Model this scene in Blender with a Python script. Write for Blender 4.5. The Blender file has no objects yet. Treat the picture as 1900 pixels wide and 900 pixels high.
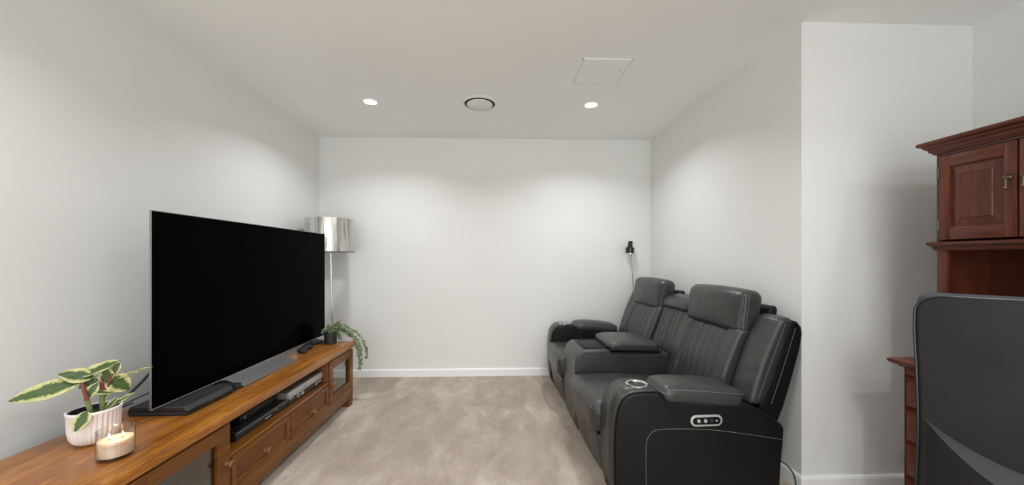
import bpy, bmesh, math, random
from mathutils import Vector, Matrix, Euler
random.seed(7)
SC = bpy.context.scene
COL = SC.collection
R = math.radians

# ------------------------------------------------------------------ camera, world, light, exposure
F_PX = 670.0
cam_d = bpy.data.cameras.new('camera')
cam = bpy.data.objects.new('camera', cam_d)
COL.objects.link(cam)
cam_d.sensor_fit = 'HORIZONTAL'
cam_d.sensor_width = 36.0
cam_d.lens = 36.0 * F_PX / 1900.0
cam_d.shift_y = 29.0 / 1900.0
cam_d.clip_start = 0.02
cam.location = (0, 0, 1.19)
cam.rotation_euler = (R(90), 0, -math.atan(22.0 / F_PX))
SC.camera = cam

world = bpy.data.worlds.new('world')
SC.world = world
world.use_nodes = True
world.node_tree.nodes['Background'].inputs[0].default_value = (0.97, 0.985, 1.0, 1)
world.node_tree.nodes['Background'].inputs[1].default_value = 3.1
DOWNLIGHT_W = 7.8
SC.view_settings.view_transform = 'Standard'
SC.view_settings.look = 'None'
SC.view_settings.gamma = 1.0
SC.view_settings.use_curve_mapping = False
SC.view_settings.exposure = 0.26
SC.cycles.use_denoising = True
SC.cycles.max_bounces = 14
SC.cycles.diffuse_bounces = 8
SC.cycles.transparent_max_bounces = 16
SC.cycles.sample_clamp_indirect = 6.0
SC.cycles.caustics_reflective = False
SC.cycles.caustics_refractive = False

# ------------------------------------------------------------------ materials
MATS = {}
def new_mat(name):
    m = bpy.data.materials.new(name); m.use_nodes = True
    nt = m.node_tree
    b = nt.nodes['Principled BSDF']
    MATS[name] = m
    return m, nt, b
def setp(b, **k):
    names = {'color': 'Base Color', 'rough': 'Roughness', 'metal': 'Metallic', 'spec': 'Specular IOR Level',
             'trans': 'Transmission Weight', 'ior': 'IOR', 'emit': 'Emission Color', 'estr': 'Emission Strength',
             'coat': 'Coat Weight', 'coat_rough': 'Coat Roughness', 'sss': 'Subsurface Weight', 'sheen': 'Sheen Weight'}
    for a, v in k.items():
        if a in ('color', 'emit'): v = (*v, 1)
        b.inputs[names[a]].default_value = v
def plain(name, color, rough=0.5, **k):
    m, nt, b = new_mat(name); setp(b, color=color, rough=rough, **k); return m
def coords(nt, scale=(1, 1, 1), kind='Object', rot=(0, 0, 0)):
    tc = nt.nodes.new('ShaderNodeTexCoord'); mp = nt.nodes.new('ShaderNodeMapping')
    mp.inputs['Scale'].default_value = scale; mp.inputs['Rotation'].default_value = rot
    nt.links.new(tc.outputs[kind], mp.inputs['Vector']); return mp.outputs['Vector']
def noise(nt, vec, scale, detail=4, rough=0.55, dist=0.0):
    n = nt.nodes.new('ShaderNodeTexNoise')
    n.inputs['Scale'].default_value = scale; n.inputs['Detail'].default_value = detail
    n.inputs['Roughness'].default_value = rough; n.inputs['Distortion'].default_value = dist
    nt.links.new(vec, n.inputs['Vector']); return n.outputs['Fac']
def ramp(nt, fac, stops):
    r = nt.nodes.new('ShaderNodeValToRGB')
    while len(r.color_ramp.elements) < len(stops): r.color_ramp.elements.new(0.5)
    for e, (p, c) in zip(r.color_ramp.elements, stops):
        e.position = p; e.color = (*c, 1) if len(c) == 3 else c
    nt.links.new(fac, r.inputs[0]); return r.outputs[0]
def bump(nt, b, h, strength=0.2, dist=0.01):
    n = nt.nodes.new('ShaderNodeBump')
    n.inputs['Strength'].default_value = strength; n.inputs['Distance'].default_value = dist
    nt.links.new(h, n.inputs['Height']); nt.links.new(n.outputs[0], b.inputs['Normal'])
def mixc(nt, fac, a, c, mode='MIX'):
    n = nt.nodes.new('ShaderNodeMix'); n.data_type = 'RGBA'; n.blend_type = mode
    for sock, v in ((n.inputs[0], fac), (n.inputs[6], a), (n.inputs[7], c)):
        if isinstance(v, (int, float)): sock.default_value = v
        elif isinstance(v, tuple): sock.default_value = (*v, 1)
        else: nt.links.new(v, sock)
    return n.outputs[2]
def math_n(nt, op, a, c=None):
    n = nt.nodes.new('ShaderNodeMath'); n.operation = op
    for i, v in enumerate((a, c)):
        if v is None: continue
        if isinstance(v, (int, float)): n.inputs[i].default_value = v
        else: nt.links.new(v, n.inputs[i])
    return n.outputs[0]

def paint(name, col, rough=0.75, peel=0.06):
    m, nt, b = new_mat(name)
    v = coords(nt)
    c = ramp(nt, noise(nt, v, 1.3, 3), [(0.3, tuple(x * 0.985 for x in col)), (0.7, col)])
    nt.links.new(c, b.inputs['Base Color']); setp(b, rough=rough, spec=0.25)
    bump(nt, b, noise(nt, v, 260, 2), peel, 0.002)
    return m
paint('wall_paint', (0.775, 0.785, 0.772))
paint('ceiling_paint', (0.885, 0.90, 0.885))
paint('trim_paint', (0.87, 0.875, 0.87), 0.35, 0.02)
plain('white_plastic', (0.80, 0.80, 0.78), 0.4)
plain('vent_dark', (0.02, 0.02, 0.02), 0.8)
plain('hatch_line', (0.45, 0.44, 0.42), 0.6)

def carpet():
    m, nt, b = new_mat('carpet')
    v = coords(nt)
    warp = noise(nt, v, 1.6, 3)
    # brushed nap: broad soft patches and long vacuum strokes
    vm = nt.nodes.new('ShaderNodeVectorMath'); vm.operation = 'ADD'
    sc = nt.nodes.new('ShaderNodeVectorMath'); sc.operation = 'SCALE'; sc.inputs['Scale'].default_value = 0.22
    nn = nt.nodes.new('ShaderNodeTexNoise'); nn.inputs['Scale'].default_value = 2.3; nn.inputs['Detail'].default_value = 3
    nt.links.new(v, nn.inputs['Vector']); nt.links.new(nn.outputs['Color'], sc.inputs[0])
    nt.links.new(v, vm.inputs[0]); nt.links.new(sc.outputs[0], vm.inputs[1])
    mp = nt.nodes.new('ShaderNodeMapping'); mp.inputs['Scale'].default_value = (3.4, 1.5, 1); mp.inputs['Rotation'].default_value = (0, 0, R(-8))
    nt.links.new(vm.outputs[0], mp.inputs['Vector'])
    vo = nt.nodes.new('ShaderNodeTexVoronoi'); vo.feature = 'SMOOTH_F1'; vo.inputs['Smoothness'].default_value = 0.12; vo.inputs['Scale'].default_value = 1.1
    nt.links.new(mp.outputs[0], vo.inputs['Vector'])
    sep = nt.nodes.new('ShaderNodeSeparateColor'); nt.links.new(vo.outputs['Color'], sep.inputs[0])
    n2 = noise(nt, mp.outputs[0], 1.9, 6, 0.62, 0.0)
    patch = math_n(nt, 'ADD', math_n(nt, 'MULTIPLY', sep.outputs[0], 0.20), math_n(nt, 'MULTIPLY', n2, 0.92))
    c1 = ramp(nt, patch, [(0.38, (0.415, 0.335, 0.257)), (0.50, (0.475, 0.387, 0.302)), (0.60, (0.545, 0.452, 0.36)), (0.72, (0.66, 0.57, 0.47))])
    # light ridge lines where the nap changes direction
    vo2 = nt.nodes.new('ShaderNodeTexVoronoi'); vo2.feature = 'DISTANCE_TO_EDGE'; vo2.inputs['Scale'].default_value = 1.1
    nt.links.new(mp.outputs[0], vo2.inputs['Vector'])
    line = ramp(nt, vo2.outputs['Distance'], [(0.0, (1, 1, 1)), (0.035, (0, 0, 0))])
    lf = math_n(nt, 'MULTIPLY', line, math_n(nt, 'MULTIPLY', n2, 0.45))
    c2 = mixc(nt, lf, c1, (0.60, 0.52, 0.435))
    fine = noise(nt, v, 330, 2, 0.7)
    mid = noise(nt, v, 60, 3, 0.7)
    g = math_n(nt, 'ADD', math_n(nt, 'MULTIPLY', fine, 0.7), math_n(nt, 'MULTIPLY', mid, 0.3))
    sp = ramp(nt, g, [(0.32, (0.66, 0.65, 0.63)), (0.5, (1, 1, 1)), (0.68, (1.16, 1.16, 1.17))])
    c3 = mixc(nt, 1.0, c2, sp, 'MULTIPLY')
    nt.links.new(c3, b.inputs['Base Color'])
    setp(b, rough=1.0, spec=0.05, sheen=0.25)
    bump(nt, b, g, 0.9, 0.012)
carpet()

def wood(name, dark, mid, light, axis='Y', scale=1.0, rough=0.32, vary=0.0, coat=0.15, spec=0.45):
    m, nt, b = new_mat(name)
    s = {'X': (1.2, 14, 14), 'Y': (14, 1.2, 14), 'Z': (14, 14, 1.2)}[axis]
    tc = nt.nodes.new('ShaderNodeTexCoord'); oi = nt.nodes.new('ShaderNodeObjectInfo')
    off = nt.nodes.new('ShaderNodeVectorMath'); off.operation = 'ADD'
    mul = nt.nodes.new('ShaderNodeMath'); mul.operation = 'MULTIPLY'; mul.inputs[1].default_value = 17.0
    nt.links.new(oi.outputs['Random'], mul.inputs[0])
    nt.links.new(tc.outputs['Object'], off.inputs[0]); nt.links.new(mul.outputs[0], off.inputs[1])
    mp = nt.nodes.new('ShaderNodeMapping'); mp.inputs['Scale'].default_value = tuple(x * scale for x in s)
    nt.links.new(off.outputs[0], mp.inputs['Vector'])
    v = mp.outputs[0]
    n1 = noise(nt, v, 1.0, 5, 0.6, 0.9)
    n2 = noise(nt, v, 9.0, 5, 0.7, 0.4)
    g = math_n(nt, 'ADD', math_n(nt, 'MULTIPLY', n1, 0.52), math_n(nt, 'MULTIPLY', n2, 0.48))
    c = ramp(nt, g, [(0.30, dark), (0.5, mid), (0.68, light)])
    if vary:
        hsv = nt.nodes.new('ShaderNodeHueSaturation')
        mr = nt.nodes.new('ShaderNodeMapRange'); mr.inputs[3].default_value = 1 - vary; mr.inputs[4].default_value = 1 + vary
        nt.links.new(oi.outputs['Random'], mr.inputs[0]); nt.links.new(mr.outputs[0], hsv.inputs['Value'])
        nt.links.new(c, hsv.inputs['Color']); c = hsv.outputs[0]
    nt.links.new(c, b.inputs['Base Color'])
    setp(b, rough=rough, spec=spec, coat=coat, coat_rough=0.12)
    bump(nt, b, n2, 0.05, 0.003)
    return m
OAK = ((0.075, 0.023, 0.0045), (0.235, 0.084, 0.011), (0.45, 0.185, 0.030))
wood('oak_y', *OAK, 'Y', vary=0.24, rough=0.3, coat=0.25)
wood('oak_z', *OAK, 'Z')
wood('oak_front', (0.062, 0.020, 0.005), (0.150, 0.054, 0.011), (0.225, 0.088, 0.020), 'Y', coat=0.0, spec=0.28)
MAH = ((0.030, 0.0062, 0.0028), (0.088, 0.0205, 0.0085), (0.15, 0.041, 0.017))
wood('mahogany_y', *MAH, 'Y', rough=0.33, coat=0.03)
wood('mahogany_z', *MAH, 'Z', rough=0.33, coat=0.03)
wood('mahogany_x', *MAH, 'X', rough=0.33, coat=0.03)

def leather(name, col, rough, wrinkle=0.25, spec=0.5):
    m, nt, b = new_mat(name)
    v = coords(nt)
    vo = nt.nodes.new('ShaderNodeTexVoronoi'); vo.inputs['Scale'].default_value = 420
    nt.links.new(v, vo.inputs['Vector'])
    w = noise(nt, v, 14, 4, 0.6, 1.2)
    h = math_n(nt, 'ADD', math_n(nt, 'MULTIPLY', vo.outputs['Distance'], 0.06), math_n(nt, 'MULTIPLY', w, wrinkle * 3))
    bump(nt, b, h, 0.35, 0.012)
    rr = ramp(nt, noise(nt, v, 7, 3), [(0.3, (rough - 0.06,) * 3), (0.7, (rough + 0.07,) * 3)])
    nt.links.new(rr, b.inputs['Roughness'])
    c = ramp(nt, noise(nt, v, 5, 3), [(0.3, tuple(x * 0.88 for x in col)), (0.7, tuple(x * 1.1 for x in col))])
    nt.links.new(c, b.inputs['Base Color']); setp(b, spec=spec)
    return m
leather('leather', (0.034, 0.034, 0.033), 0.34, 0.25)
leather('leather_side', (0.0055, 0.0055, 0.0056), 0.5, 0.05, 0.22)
plain('thread', (0.16, 0.16, 0.155), 0.7)
plain('seam', (0.008, 0.008, 0.008), 0.6)
plain('chrome', (0.75, 0.75, 0.75), 0.12, metal=1.0)
plain('brushed_steel', (0.30, 0.305, 0.30), 0.36, metal=0.85)
plain('silver_plastic', (0.43, 0.43, 0.42), 0.35, metal=0.35)
plain('dark_silver', (0.17, 0.17, 0.17), 0.4, metal=0.3)
plain('black_plastic', (0.011, 0.011, 0.012), 0.38)
plain('black_matte', (0.016, 0.016, 0.017), 0.6)
plain('black_gloss', (0.006, 0.006, 0.007), 0.15)
plain('screen', (0.0012, 0.0012, 0.0014), 0.10, ior=1.05)
plain('print_white', (0.62, 0.62, 0.60), 0.6)
plain('print_yellow', (0.28, 0.23, 0.03), 0.6)
plain('print_red', (0.5, 0.12, 0.12), 0.6)
plain('antique_brass', (0.17, 0.135, 0.085), 0.33, metal=0.9)
plain('copper_wood', (0.22, 0.085, 0.032), 0.3)
plain('knob_inset', (0.10, 0.085, 0.065), 0.35, metal=0.6)
plain('wick', (0.01, 0.008, 0.006), 0.9)
plain('soil', (0.016, 0.012, 0.009), 0.95)
plain('stem_red', (0.16, 0.045, 0.035), 0.45)
plain('stem_green', (0.15, 0.19, 0.06), 0.5)
plain('small_leaf', (0.17, 0.25, 0.115), 0.55)
plain('small_leaf_pale', (0.33, 0.42, 0.27), 0.55)
plain('yellow_petal', (0.58, 0.55, 0.04), 0.6)
plain('ceramic', (0.80, 0.77, 0.755), 0.42)
plain('book_white', (0.62, 0.60, 0.55), 0.5)
plain('book_orange', (0.68, 0.27, 0.03), 0.5)
plain('book_grey', (0.23, 0.24, 0.24), 0.5)
plain('inside_dark', (0.03, 0.013, 0.007), 0.6)
plain('spot_lens', (0.9, 0.9, 0.9), 0.5, emit=(1.0, 0.97, 0.92), estr=14.0)
plain('flame', (1, 0.6, 0.2), 0.5, emit=(1.0, 0.62, 0.22), estr=9.0)
m, nt, b = new_mat('wax'); setp(b, color=(0.86, 0.74, 0.58), rough=0.45, sss=0.6); b.inputs['Subsurface Radius'].default_value = (0.04, 0.025, 0.012); b.inputs['Subsurface Scale'].default_value = 0.6
m, nt, b = new_mat('candle_text'); setp(b, color=(0.30, 0.22, 0.13), rough=0.5)

def thin_glass(name, tint, refl):
    m, nt, b = new_mat(name)
    nt.nodes.remove(b)
    t = nt.nodes.new('ShaderNodeBsdfTransparent'); t.inputs[0].default_value = (*tint, 1)
    g = nt.nodes.new('ShaderNodeBsdfGlossy'); g.inputs['Roughness'].default_value = 0.02
    lw = nt.nodes.new('ShaderNodeLayerWeight'); lw.inputs['Blend'].default_value = 0.5
    p4 = math_n(nt, 'POWER', lw.outputs['Facing'], 3.0)
    fac = math_n(nt, 'ADD', math_n(nt, 'MULTIPLY', p4, refl[1]), refl[0])
    mx = nt.nodes.new('ShaderNodeMixShader')
    nt.links.new(fac, mx.inputs[0]); nt.links.new(t.outputs[0], mx.inputs[1]); nt.links.new(g.outputs[0], mx.inputs[2])
    nt.links.new(mx.outputs[0], nt.nodes['Material Output'].inputs[0])
    return m
thin_glass('pane_glass', (0.86, 0.89, 0.88), (0.07, 0.9))
thin_glass('candle_glass', (0.955, 0.94, 0.925), (0.045, 0.75))

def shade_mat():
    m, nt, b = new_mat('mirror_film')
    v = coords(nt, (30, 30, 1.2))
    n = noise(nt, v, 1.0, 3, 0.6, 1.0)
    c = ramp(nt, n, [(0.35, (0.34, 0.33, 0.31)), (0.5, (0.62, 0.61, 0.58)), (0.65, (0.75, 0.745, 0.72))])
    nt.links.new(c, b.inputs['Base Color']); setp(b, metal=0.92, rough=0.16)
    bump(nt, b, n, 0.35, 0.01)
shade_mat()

def leaf_mat():
    m, nt, b = new_mat('variegated_leaf')
    uv = nt.nodes.new('ShaderNodeUVMap'); uv.uv_map = 'leaf'
    sep = nt.nodes.new('ShaderNodeSeparateXYZ'); nt.links.new(uv.outputs[0], sep.inputs[0])
    a = math_n(nt, 'ABSOLUTE', math_n(nt, 'SUBTRACT', sep.outputs[1], 0.5))
    tc = nt.nodes.new('ShaderNodeTexCoord')
    n = noise(nt, tc.outputs['Object'], 95, 3, 0.6)
    d = math_n(nt, 'ADD', a, math_n(nt, 'MULTIPLY', math_n(nt, 'SUBTRACT', n, 0.5), 0.42))
    c = ramp(nt, d, [(0.0, (0.060, 0.100, 0.025)), (0.19, (0.038, 0.075, 0.020)), (0.27, (0.10, 0.145, 0.040)), (0.30, (0.34, 0.38, 0.12)), (0.46, (0.56, 0.53, 0.28))])
    nt.links.new(c, b.inputs['Base Color']); setp(b, rough=0.38, spec=0.4)
leaf_mat()

def chair_mat(name, col, rough):
    m, nt, b = new_mat(name)
    v = coords(nt)
    n = noise(nt, v, 9, 4, 0.6)
    c = ramp(nt, n, [(0.35, tuple(x * 0.85 for x in col)), (0.7, tuple(x * 1.2 for x in col))])
    nt.links.new(c, b.inputs['Base Color']); setp(b, rough=rough, spec=0.3)
    bump(nt, b, noise(nt, v, 500, 2), 0.12, 0.002)
chair_mat('chair_shell', (0.0105, 0.0107, 0.0115), 0.5)
chair_mat('chair_fabric', (0.034, 0.037, 0.042), 0.9)

# ------------------------------------------------------------------ mesh helpers
class MB:
    """collects shapes for ONE mesh object; coordinates are given in the frame whose origin is `o`"""
    def __init__(self, o=(0, 0, 0)):
        self.bm = bmesh.new(); self.o = Vector(o)
    def add(self, verts, faces):
        vs = [self.bm.verts.new(Vector(v) - self.o) for v in verts]
        out = []
        for f in faces:
            try: out.append(self.bm.faces.new([vs[i] for i in f]))
            except ValueError: pass
        return vs, out
    def box(self, x0, x1, y0, y1, z0, z1, bev=0.0, seg=2):
        v = [(x0, y0, z0), (x1, y0, z0), (x1, y1, z0), (x0, y1, z0), (x0, y0, z1), (x1, y0, z1), (x1, y1, z1), (x0, y1, z1)]
        vs, fs = self.add(v, [(0, 3, 2, 1), (4, 5, 6, 7), (0, 1, 5, 4), (1, 2, 6, 5), (2, 3, 7, 6), (3, 0, 4, 7)])
        if bev:
            es = list({e for f in fs for e in f.edges})
            bmesh.ops.bevel(self.bm, geom=es, offset=bev, segments=seg, affect='EDGES', profile=0.5)
        return self
    def prism(self, pts, y0, y1, axis='Y', bev=0.0, seg=3, capbev_only=True):
        """polygon pts (a,b) extruded along axis: Y -> (a,y,b); X -> (x,a,b); Z -> (a,b,z)"""
        mk = {'Y': lambda a, b, t: (a, t, b), 'X': lambda a, b, t: (t, a, b), 'Z': lambda a, b, t: (a, b, t)}[axis]
        n = len(pts)
        v = [mk(a, b, y0) for a, b in pts] + [mk(a, b, y1) for a, b in pts]
        f = [tuple(range(n)), tuple(range(2 * n - 1, n - 1, -1))]
        f += [(i, n + i, n + (i + 1) % n, (i + 1) % n) for i in range(n)]
        vs, fs = self.add(v, f)
        bmesh.ops.recalc_face_normals(self.bm, faces=fs)
        if bev:
            es = list({e for fc in fs[:2] for e in fc.edges})
            bmesh.ops.bevel(self.bm, geom=es, offset=bev, segments=seg, affect='EDGES', profile=0.5, clamp_overlap=True)
        return self
    def lathe(self, prof, c=(0, 0, 0), seg=32, axis='Z', close=False):
        """prof (r,h) revolved round axis through c"""
        v = []; n = len(prof); f = []
        for k in range(seg):
            a = 2 * math.pi * k / seg; ca, sa = math.cos(a), math.sin(a)
            for r, h in prof:
                if axis == 'Z': v.append((c[0] + r * ca, c[1] + r * sa, c[2] + h))
                elif axis == 'X': v.append((c[0] + h, c[1] + r * ca, c[2] + r * sa))
                else: v.append((c[0] + r * ca, c[1] + h, c[2] + r * sa))
        for k in range(seg):
            k2 = (k + 1) % seg
            for i in range(n - 1 + (1 if close else 0)):
                j = (i + 1) % n
                f.append((k * n + i, k2 * n + i, k2 * n + j, k * n + j))
        vs, fs = self.add(v, f)
        bmesh.ops.remove_doubles(self.bm, verts=vs, dist=1e-6)
        bmesh.ops.recalc_face_normals(self.bm, faces=self.bm.faces[:])
        return self
    def tube(self, pts, r, seg=8, caps=True):
        pts = [Vector(p) for p in pts]; n = len(pts)
        rr = r if isinstance(r, (list, tuple)) else [r] * n
        v = []; f = []
        up = Vector((0, 0, 1)); prev = None
        for i, p in enumerate(pts):
            t = (pts[min(i + 1, n - 1)] - pts[max(i - 1, 0)]).normalized()
            if prev is None:
                a = t.cross(up if abs(t.dot(up)) < 0.95 else Vector((1, 0, 0))).normalized()
            else:
                a = (prev - t * prev.dot(t)).normalized()
            prev = a; b2 = t.cross(a)
            for k in range(seg):
                an = 2 * math.pi * k / seg
                v.append(p + (a * math.cos(an) + b2 * math.sin(an)) * rr[i])
        for i in range(n - 1):
            for k in range(seg):
                k2 = (k + 1) % seg
                f.append((i * seg + k, i * seg + k2, (i + 1) * seg + k2, (i + 1) * seg + k))
        if caps:
            f.append(tuple(range(seg - 1, -1, -1))); f.append(tuple((n - 1) * seg + k for k in range(seg)))
        vs, fs = self.add(v, f)
        bmesh.ops.recalc_face_normals(self.bm, faces=fs)
        return self
    def sweep(self, path, prof, closed=False):
        """prof (offset,z) swept along XY path; offset is to the LEFT-hand normal side, mitred"""
        P = [Vector(p) for p in path]; n = len(P); m = len(prof); v = []; f = []
        for i in range(n):
            def nrm(a, b):
                d = (b - a).normalized(); return Vector((-d.y, d.x))
            if i == 0: off = nrm(P[0], P[1])
            elif i == n - 1: off = nrm(P[-2], P[-1])
            else:
                n1, n2 = nrm(P[i - 1], P[i]), nrm(P[i], P[i + 1]); off = (n1 + n2) / (1 + n1.dot(n2))
            for o, z in prof: v.append((P[i].x + off.x * o, P[i].y + off.y * o, z))
        for i in range(n - 1):
            for k in range(m):
                k2 = (k + 1) % m
                f.append((i * m + k, (i + 1) * m + k, (i + 1) * m + k2, i * m + k2))
        f.append(tuple(range(m))); f.append(tuple((n - 1) * m + k for k in range(m - 1, -1, -1)))
        vs, fs = self.add(v, f)
        bmesh.ops.recalc_face_normals(self.bm, faces=fs)
        return self
    def pillow(self, x0, x1, y0, y1, z0, z1, r, n=(6, 6, 4), fn=None, k=3):
        """rounded box with edge radius r; fn(x,y,z,u,v,w) deforms every point (u,v,w in -1..1)"""
        lo = Vector((x0, y0, z0)); hi = Vector((x1, y1, z1)); c = (lo + hi) / 2; h = (hi - lo) / 2
        rr = min(r, min(h) * 0.999)
        def axis(hh, nn):
            a = hh - rr
            corner = [a + rr * math.tan(math.pi / 4 * (i + 1) / k) for i in range(k)]
            inner = [-a + 2 * a * i / nn for i in range(nn + 1)]
            return [-q for q in reversed(corner)] + inner + corner
        A = [axis(h[i], n[i]) for i in range(3)]
        L = [len(a) for a in A]; idx = {}; v = []; f = []
        def vert(i, j, l):
            key = (i, j, l)
            if key in idx: return idx[key]
            q = Vector((A[0][i], A[1][j], A[2][l]))
            inn = Vector([max(-(h[t] - rr), min(h[t] - rr, q[t])) for t in range(3)])
            d = q - inn
            if d.length > 1e-9:
                d = d / max(abs(d.x), abs(d.y), abs(d.z), 1e-9) * (max(abs(d.x), abs(d.y), abs(d.z)))
                q = inn + d.normalized() * rr
            u = [q[t] / h[t] for t in range(3)]
            p = q + c
            p = Vector(fn(p.x, p.y, p.z, *u)) if fn else p
            idx[key] = len(v); v.append(p); return idx[key]
        def quad(a, b, c2, d2): f.append((a, b, c2, d2))
        for i in range(L[0] - 1):
            for j in range(L[1] - 1):
                quad(vert(i, j, 0), vert(i, j + 1, 0), vert(i + 1, j + 1, 0), vert(i + 1, j, 0))
                l = L[2] - 1; quad(vert(i, j, l), vert(i + 1, j, l), vert(i + 1, j + 1, l), vert(i, j + 1, l))
        for i in range(L[0] - 1):
            for l in range(L[2] - 1):
                quad(vert(i, 0, l), vert(i + 1, 0, l), vert(i + 1, 0, l + 1), vert(i, 0, l + 1))
                j = L[1] - 1; quad(vert(i, j, l), vert(i, j, l + 1), vert(i + 1, j, l + 1), vert(i + 1, j, l))
        for j in range(L[1] - 1):
            for l in range(L[2] - 1):
                quad(vert(0, j, l), vert(0, j, l + 1), vert(0, j + 1, l + 1), vert(0, j + 1, l))
                i = L[0] - 1; quad(vert(i, j, l), vert(i, j + 1, l), vert(i, j + 1, l + 1), vert(i, j, l + 1))
        vs, fs = self.add(v, f)
        bmesh.ops.recalc_face_normals(self.bm, faces=fs)
        return self
    def build(self, name, mat, parent=None, smooth=35, loc=None):
        me = bpy.data.meshes.new(name); self.bm.to_mesh(me); self.bm.free()
        me.materials.append(MATS[mat])
        if smooth:
            for p in me.polygons: p.use_smooth = True
            me.set_sharp_from_angle(angle=R(smooth))
        ob = bpy.data.objects.new(name, me); COL.objects.link(ob)
        if parent is not None: ob.parent = parent
        if loc is not None: ob.location = loc
        return ob
def thing(name, label, cat, loc=(0, 0, 0), rz=0.0, group=None):
    o = bpy.data.objects.new(name, None); COL.objects.link(o)
    o.location = loc; o.rotation_euler = (0, 0, rz); o.empty_display_size = 0.05
    o['label'] = label; o['category'] = cat
    if group: o['group'] = group
    return o
def tag(o, label, cat, group=None):
    o['label'] = label; o['category'] = cat
    if group: o['group'] = group
    return o
def struct(o, label=None):
    o['kind'] = 'structure'
    if label: o['label'] = label
    return o
def copy_tree(o, parent=None):
    c = o.copy(); COL.objects.link(c); c.parent = parent
    for ch in list(o.children): copy_tree(ch, c)
    return c
def text(name, body, size, mat, parent, matrix, extrude=0.0003, align='CENTER', wrap=None):
    cu = bpy.data.curves.new(name + '_c', 'FONT'); cu.body = body; cu.size = size
    cu.align_x = align; cu.align_y = 'CENTER'; cu.extrude = extrude; cu.resolution_u = 3
    t = bpy.data.objects.new(name + '_t', cu); COL.objects.link(t)
    dg = bpy.context.evaluated_depsgraph_get()
    me = bpy.data.meshes.new_from_object(t.evaluated_get(dg))
    bpy.data.objects.remove(t); bpy.data.curves.remove(cu)
    me.transform(matrix)
    if wrap:
        for v in me.vertices: v.co = wrap(v.co)
    me.materials.clear(); me.materials.append(MATS[mat]); me.name = name
    o = bpy.data.objects.new(name, me); COL.objects.link(o); o.parent = parent
    return o
def face_px(origin):   # text plane looking toward +X (reads along +Y, up Z)
    return Matrix.Translation(origin) @ Matrix(((0, 0, 1, 0), (1, 0, 0, 0), (0, 1, 0, 0), (0, 0, 0, 1)))
def bez(p0, p1, p2, p3, n=14):
    p = [Vector(x) for x in (p0, p1, p2, p3)]; out = []
    for i in range(n + 1):
        t = i / n; s = 1 - t
        out.append(p[0] * s**3 + p[1] * 3 * s * s * t + p[2] * 3 * s * t * t + p[3] * t**3)
    return out

# ------------------------------------------------------------------ the room
XL, XR, XA = -1.803, 1.543, 2.458          # left wall, right wall, alcove wall
YB, YR, YN = 3.662, 1.800, -2.6            # back wall, face of the wall return, wall behind
ZC = 2.40
struct(MB().box(XL - .1, XA + .1, YN - .1, YB + .1, -.1, 0).build('floor', 'carpet', smooth=0))
struct(MB().box(XL - .1, XA + .1, YN - .1, YB + .1, ZC, ZC + .1).build('ceiling', 'ceiling_paint', smooth=0))
struct(MB().box(XL - .1, XL, YN - .1, YB + .1, 0, ZC).build('wall_left', 'wall_paint', smooth=0))
struct(MB().box(XL, XR, YB, YB + .1, 0, ZC).build('wall_back', 'wall_paint', smooth=0))
wr = struct(MB().box(XR, XA, YR, YB + .1, 0, ZC).build('wall_right', 'wall_paint', smooth=0))
struct(MB().box(XA, XA + .1, YN - .1, YB + .1, 0, ZC).build('wall_alcove', 'wall_paint', smooth=0))
wb = MB()
wb.box(XL, -1.5, YN - .1, YN, 0, ZC); wb.box(2.1, XA, YN - .1, YN, 0, ZC); wb.box(-1.5, 2.1, YN - .1, YN, 2.25, ZC)  # wide opening added behind the camera to let in soft world light
struct(wb.build('wall_behind', 'wall_paint', smooth=0))

bprof = [(0, 0), (0.014, 0), (0.014, 0.062), (0.010, 0.072), (0.004, 0.076), (0, 0.076)]
def base(name, path): struct(MB().sweep(path, bprof).build(name, 'trim_paint', smooth=0))
base('baseboard_left', [(XL, YB), (XL, YN)])
base('baseboard_back', [(XR, YB), (XL, YB)])
base('baseboard_right', [(XA, YR), (XR, YR), (XR, YB)])
base('baseboard_alcove', [(XA, YN), (XA, YR)])

# ceiling fittings ---------------------------------------------------------
def downlight(x, y, label, spread=138):
    t = thing('downlight', label, 'light', (x, y, ZC), group='recessed ceiling downlights')
    MB().lathe([(0.046, -0.004), (0.050, -0.008), (0.056, -0.007), (0.058, 0.0)], seg=40).build('trim_ring', 'white_plastic', t)
    MB().lathe([(0.0, -0.006), (0.026, -0.0057), (0.046, -0.0045), (0.046, 0.0)], seg=32).build('lens', 'spot_lens', t)
    ld = bpy.data.lights.new('lamp', 'AREA'); ld.shape = 'DISK'; ld.size = 0.09
    ld.energy = DOWNLIGHT_W; ld.color = (0.985, 0.985, 1.0); ld.spread = R(spread)
    lo = bpy.data.objects.new('lamp', ld); COL.objects.link(lo); lo.parent = t; lo.location = (0, 0, -0.0095)
    return t
downlight(-1.001, 2.82, 'glowing round ceiling downlight on the television side of the round vent')
downlight(0.715, 2.82, 'glowing round ceiling downlight near the square access panel, above the sofa')
for x, y, w in ((-1.001, 0.80, 'left one, nearer row above the television cabinet'), (0.715, 0.80, 'right one, nearer row above the middle of the room'),  # unseen downlights added to give the room soft, even light
                (1.95, -0.30, 'above the near end of the desk'), (1.05, -0.15, 'behind the office chair'), (-1.001, -0.75, 'left one, row behind the viewer'), (0.715, -0.75, 'right one, row behind the viewer')):
    downlight(x, y, 'added fill downlight out of view, ' + w, 172 if x > 1.5 else 138)

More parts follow.
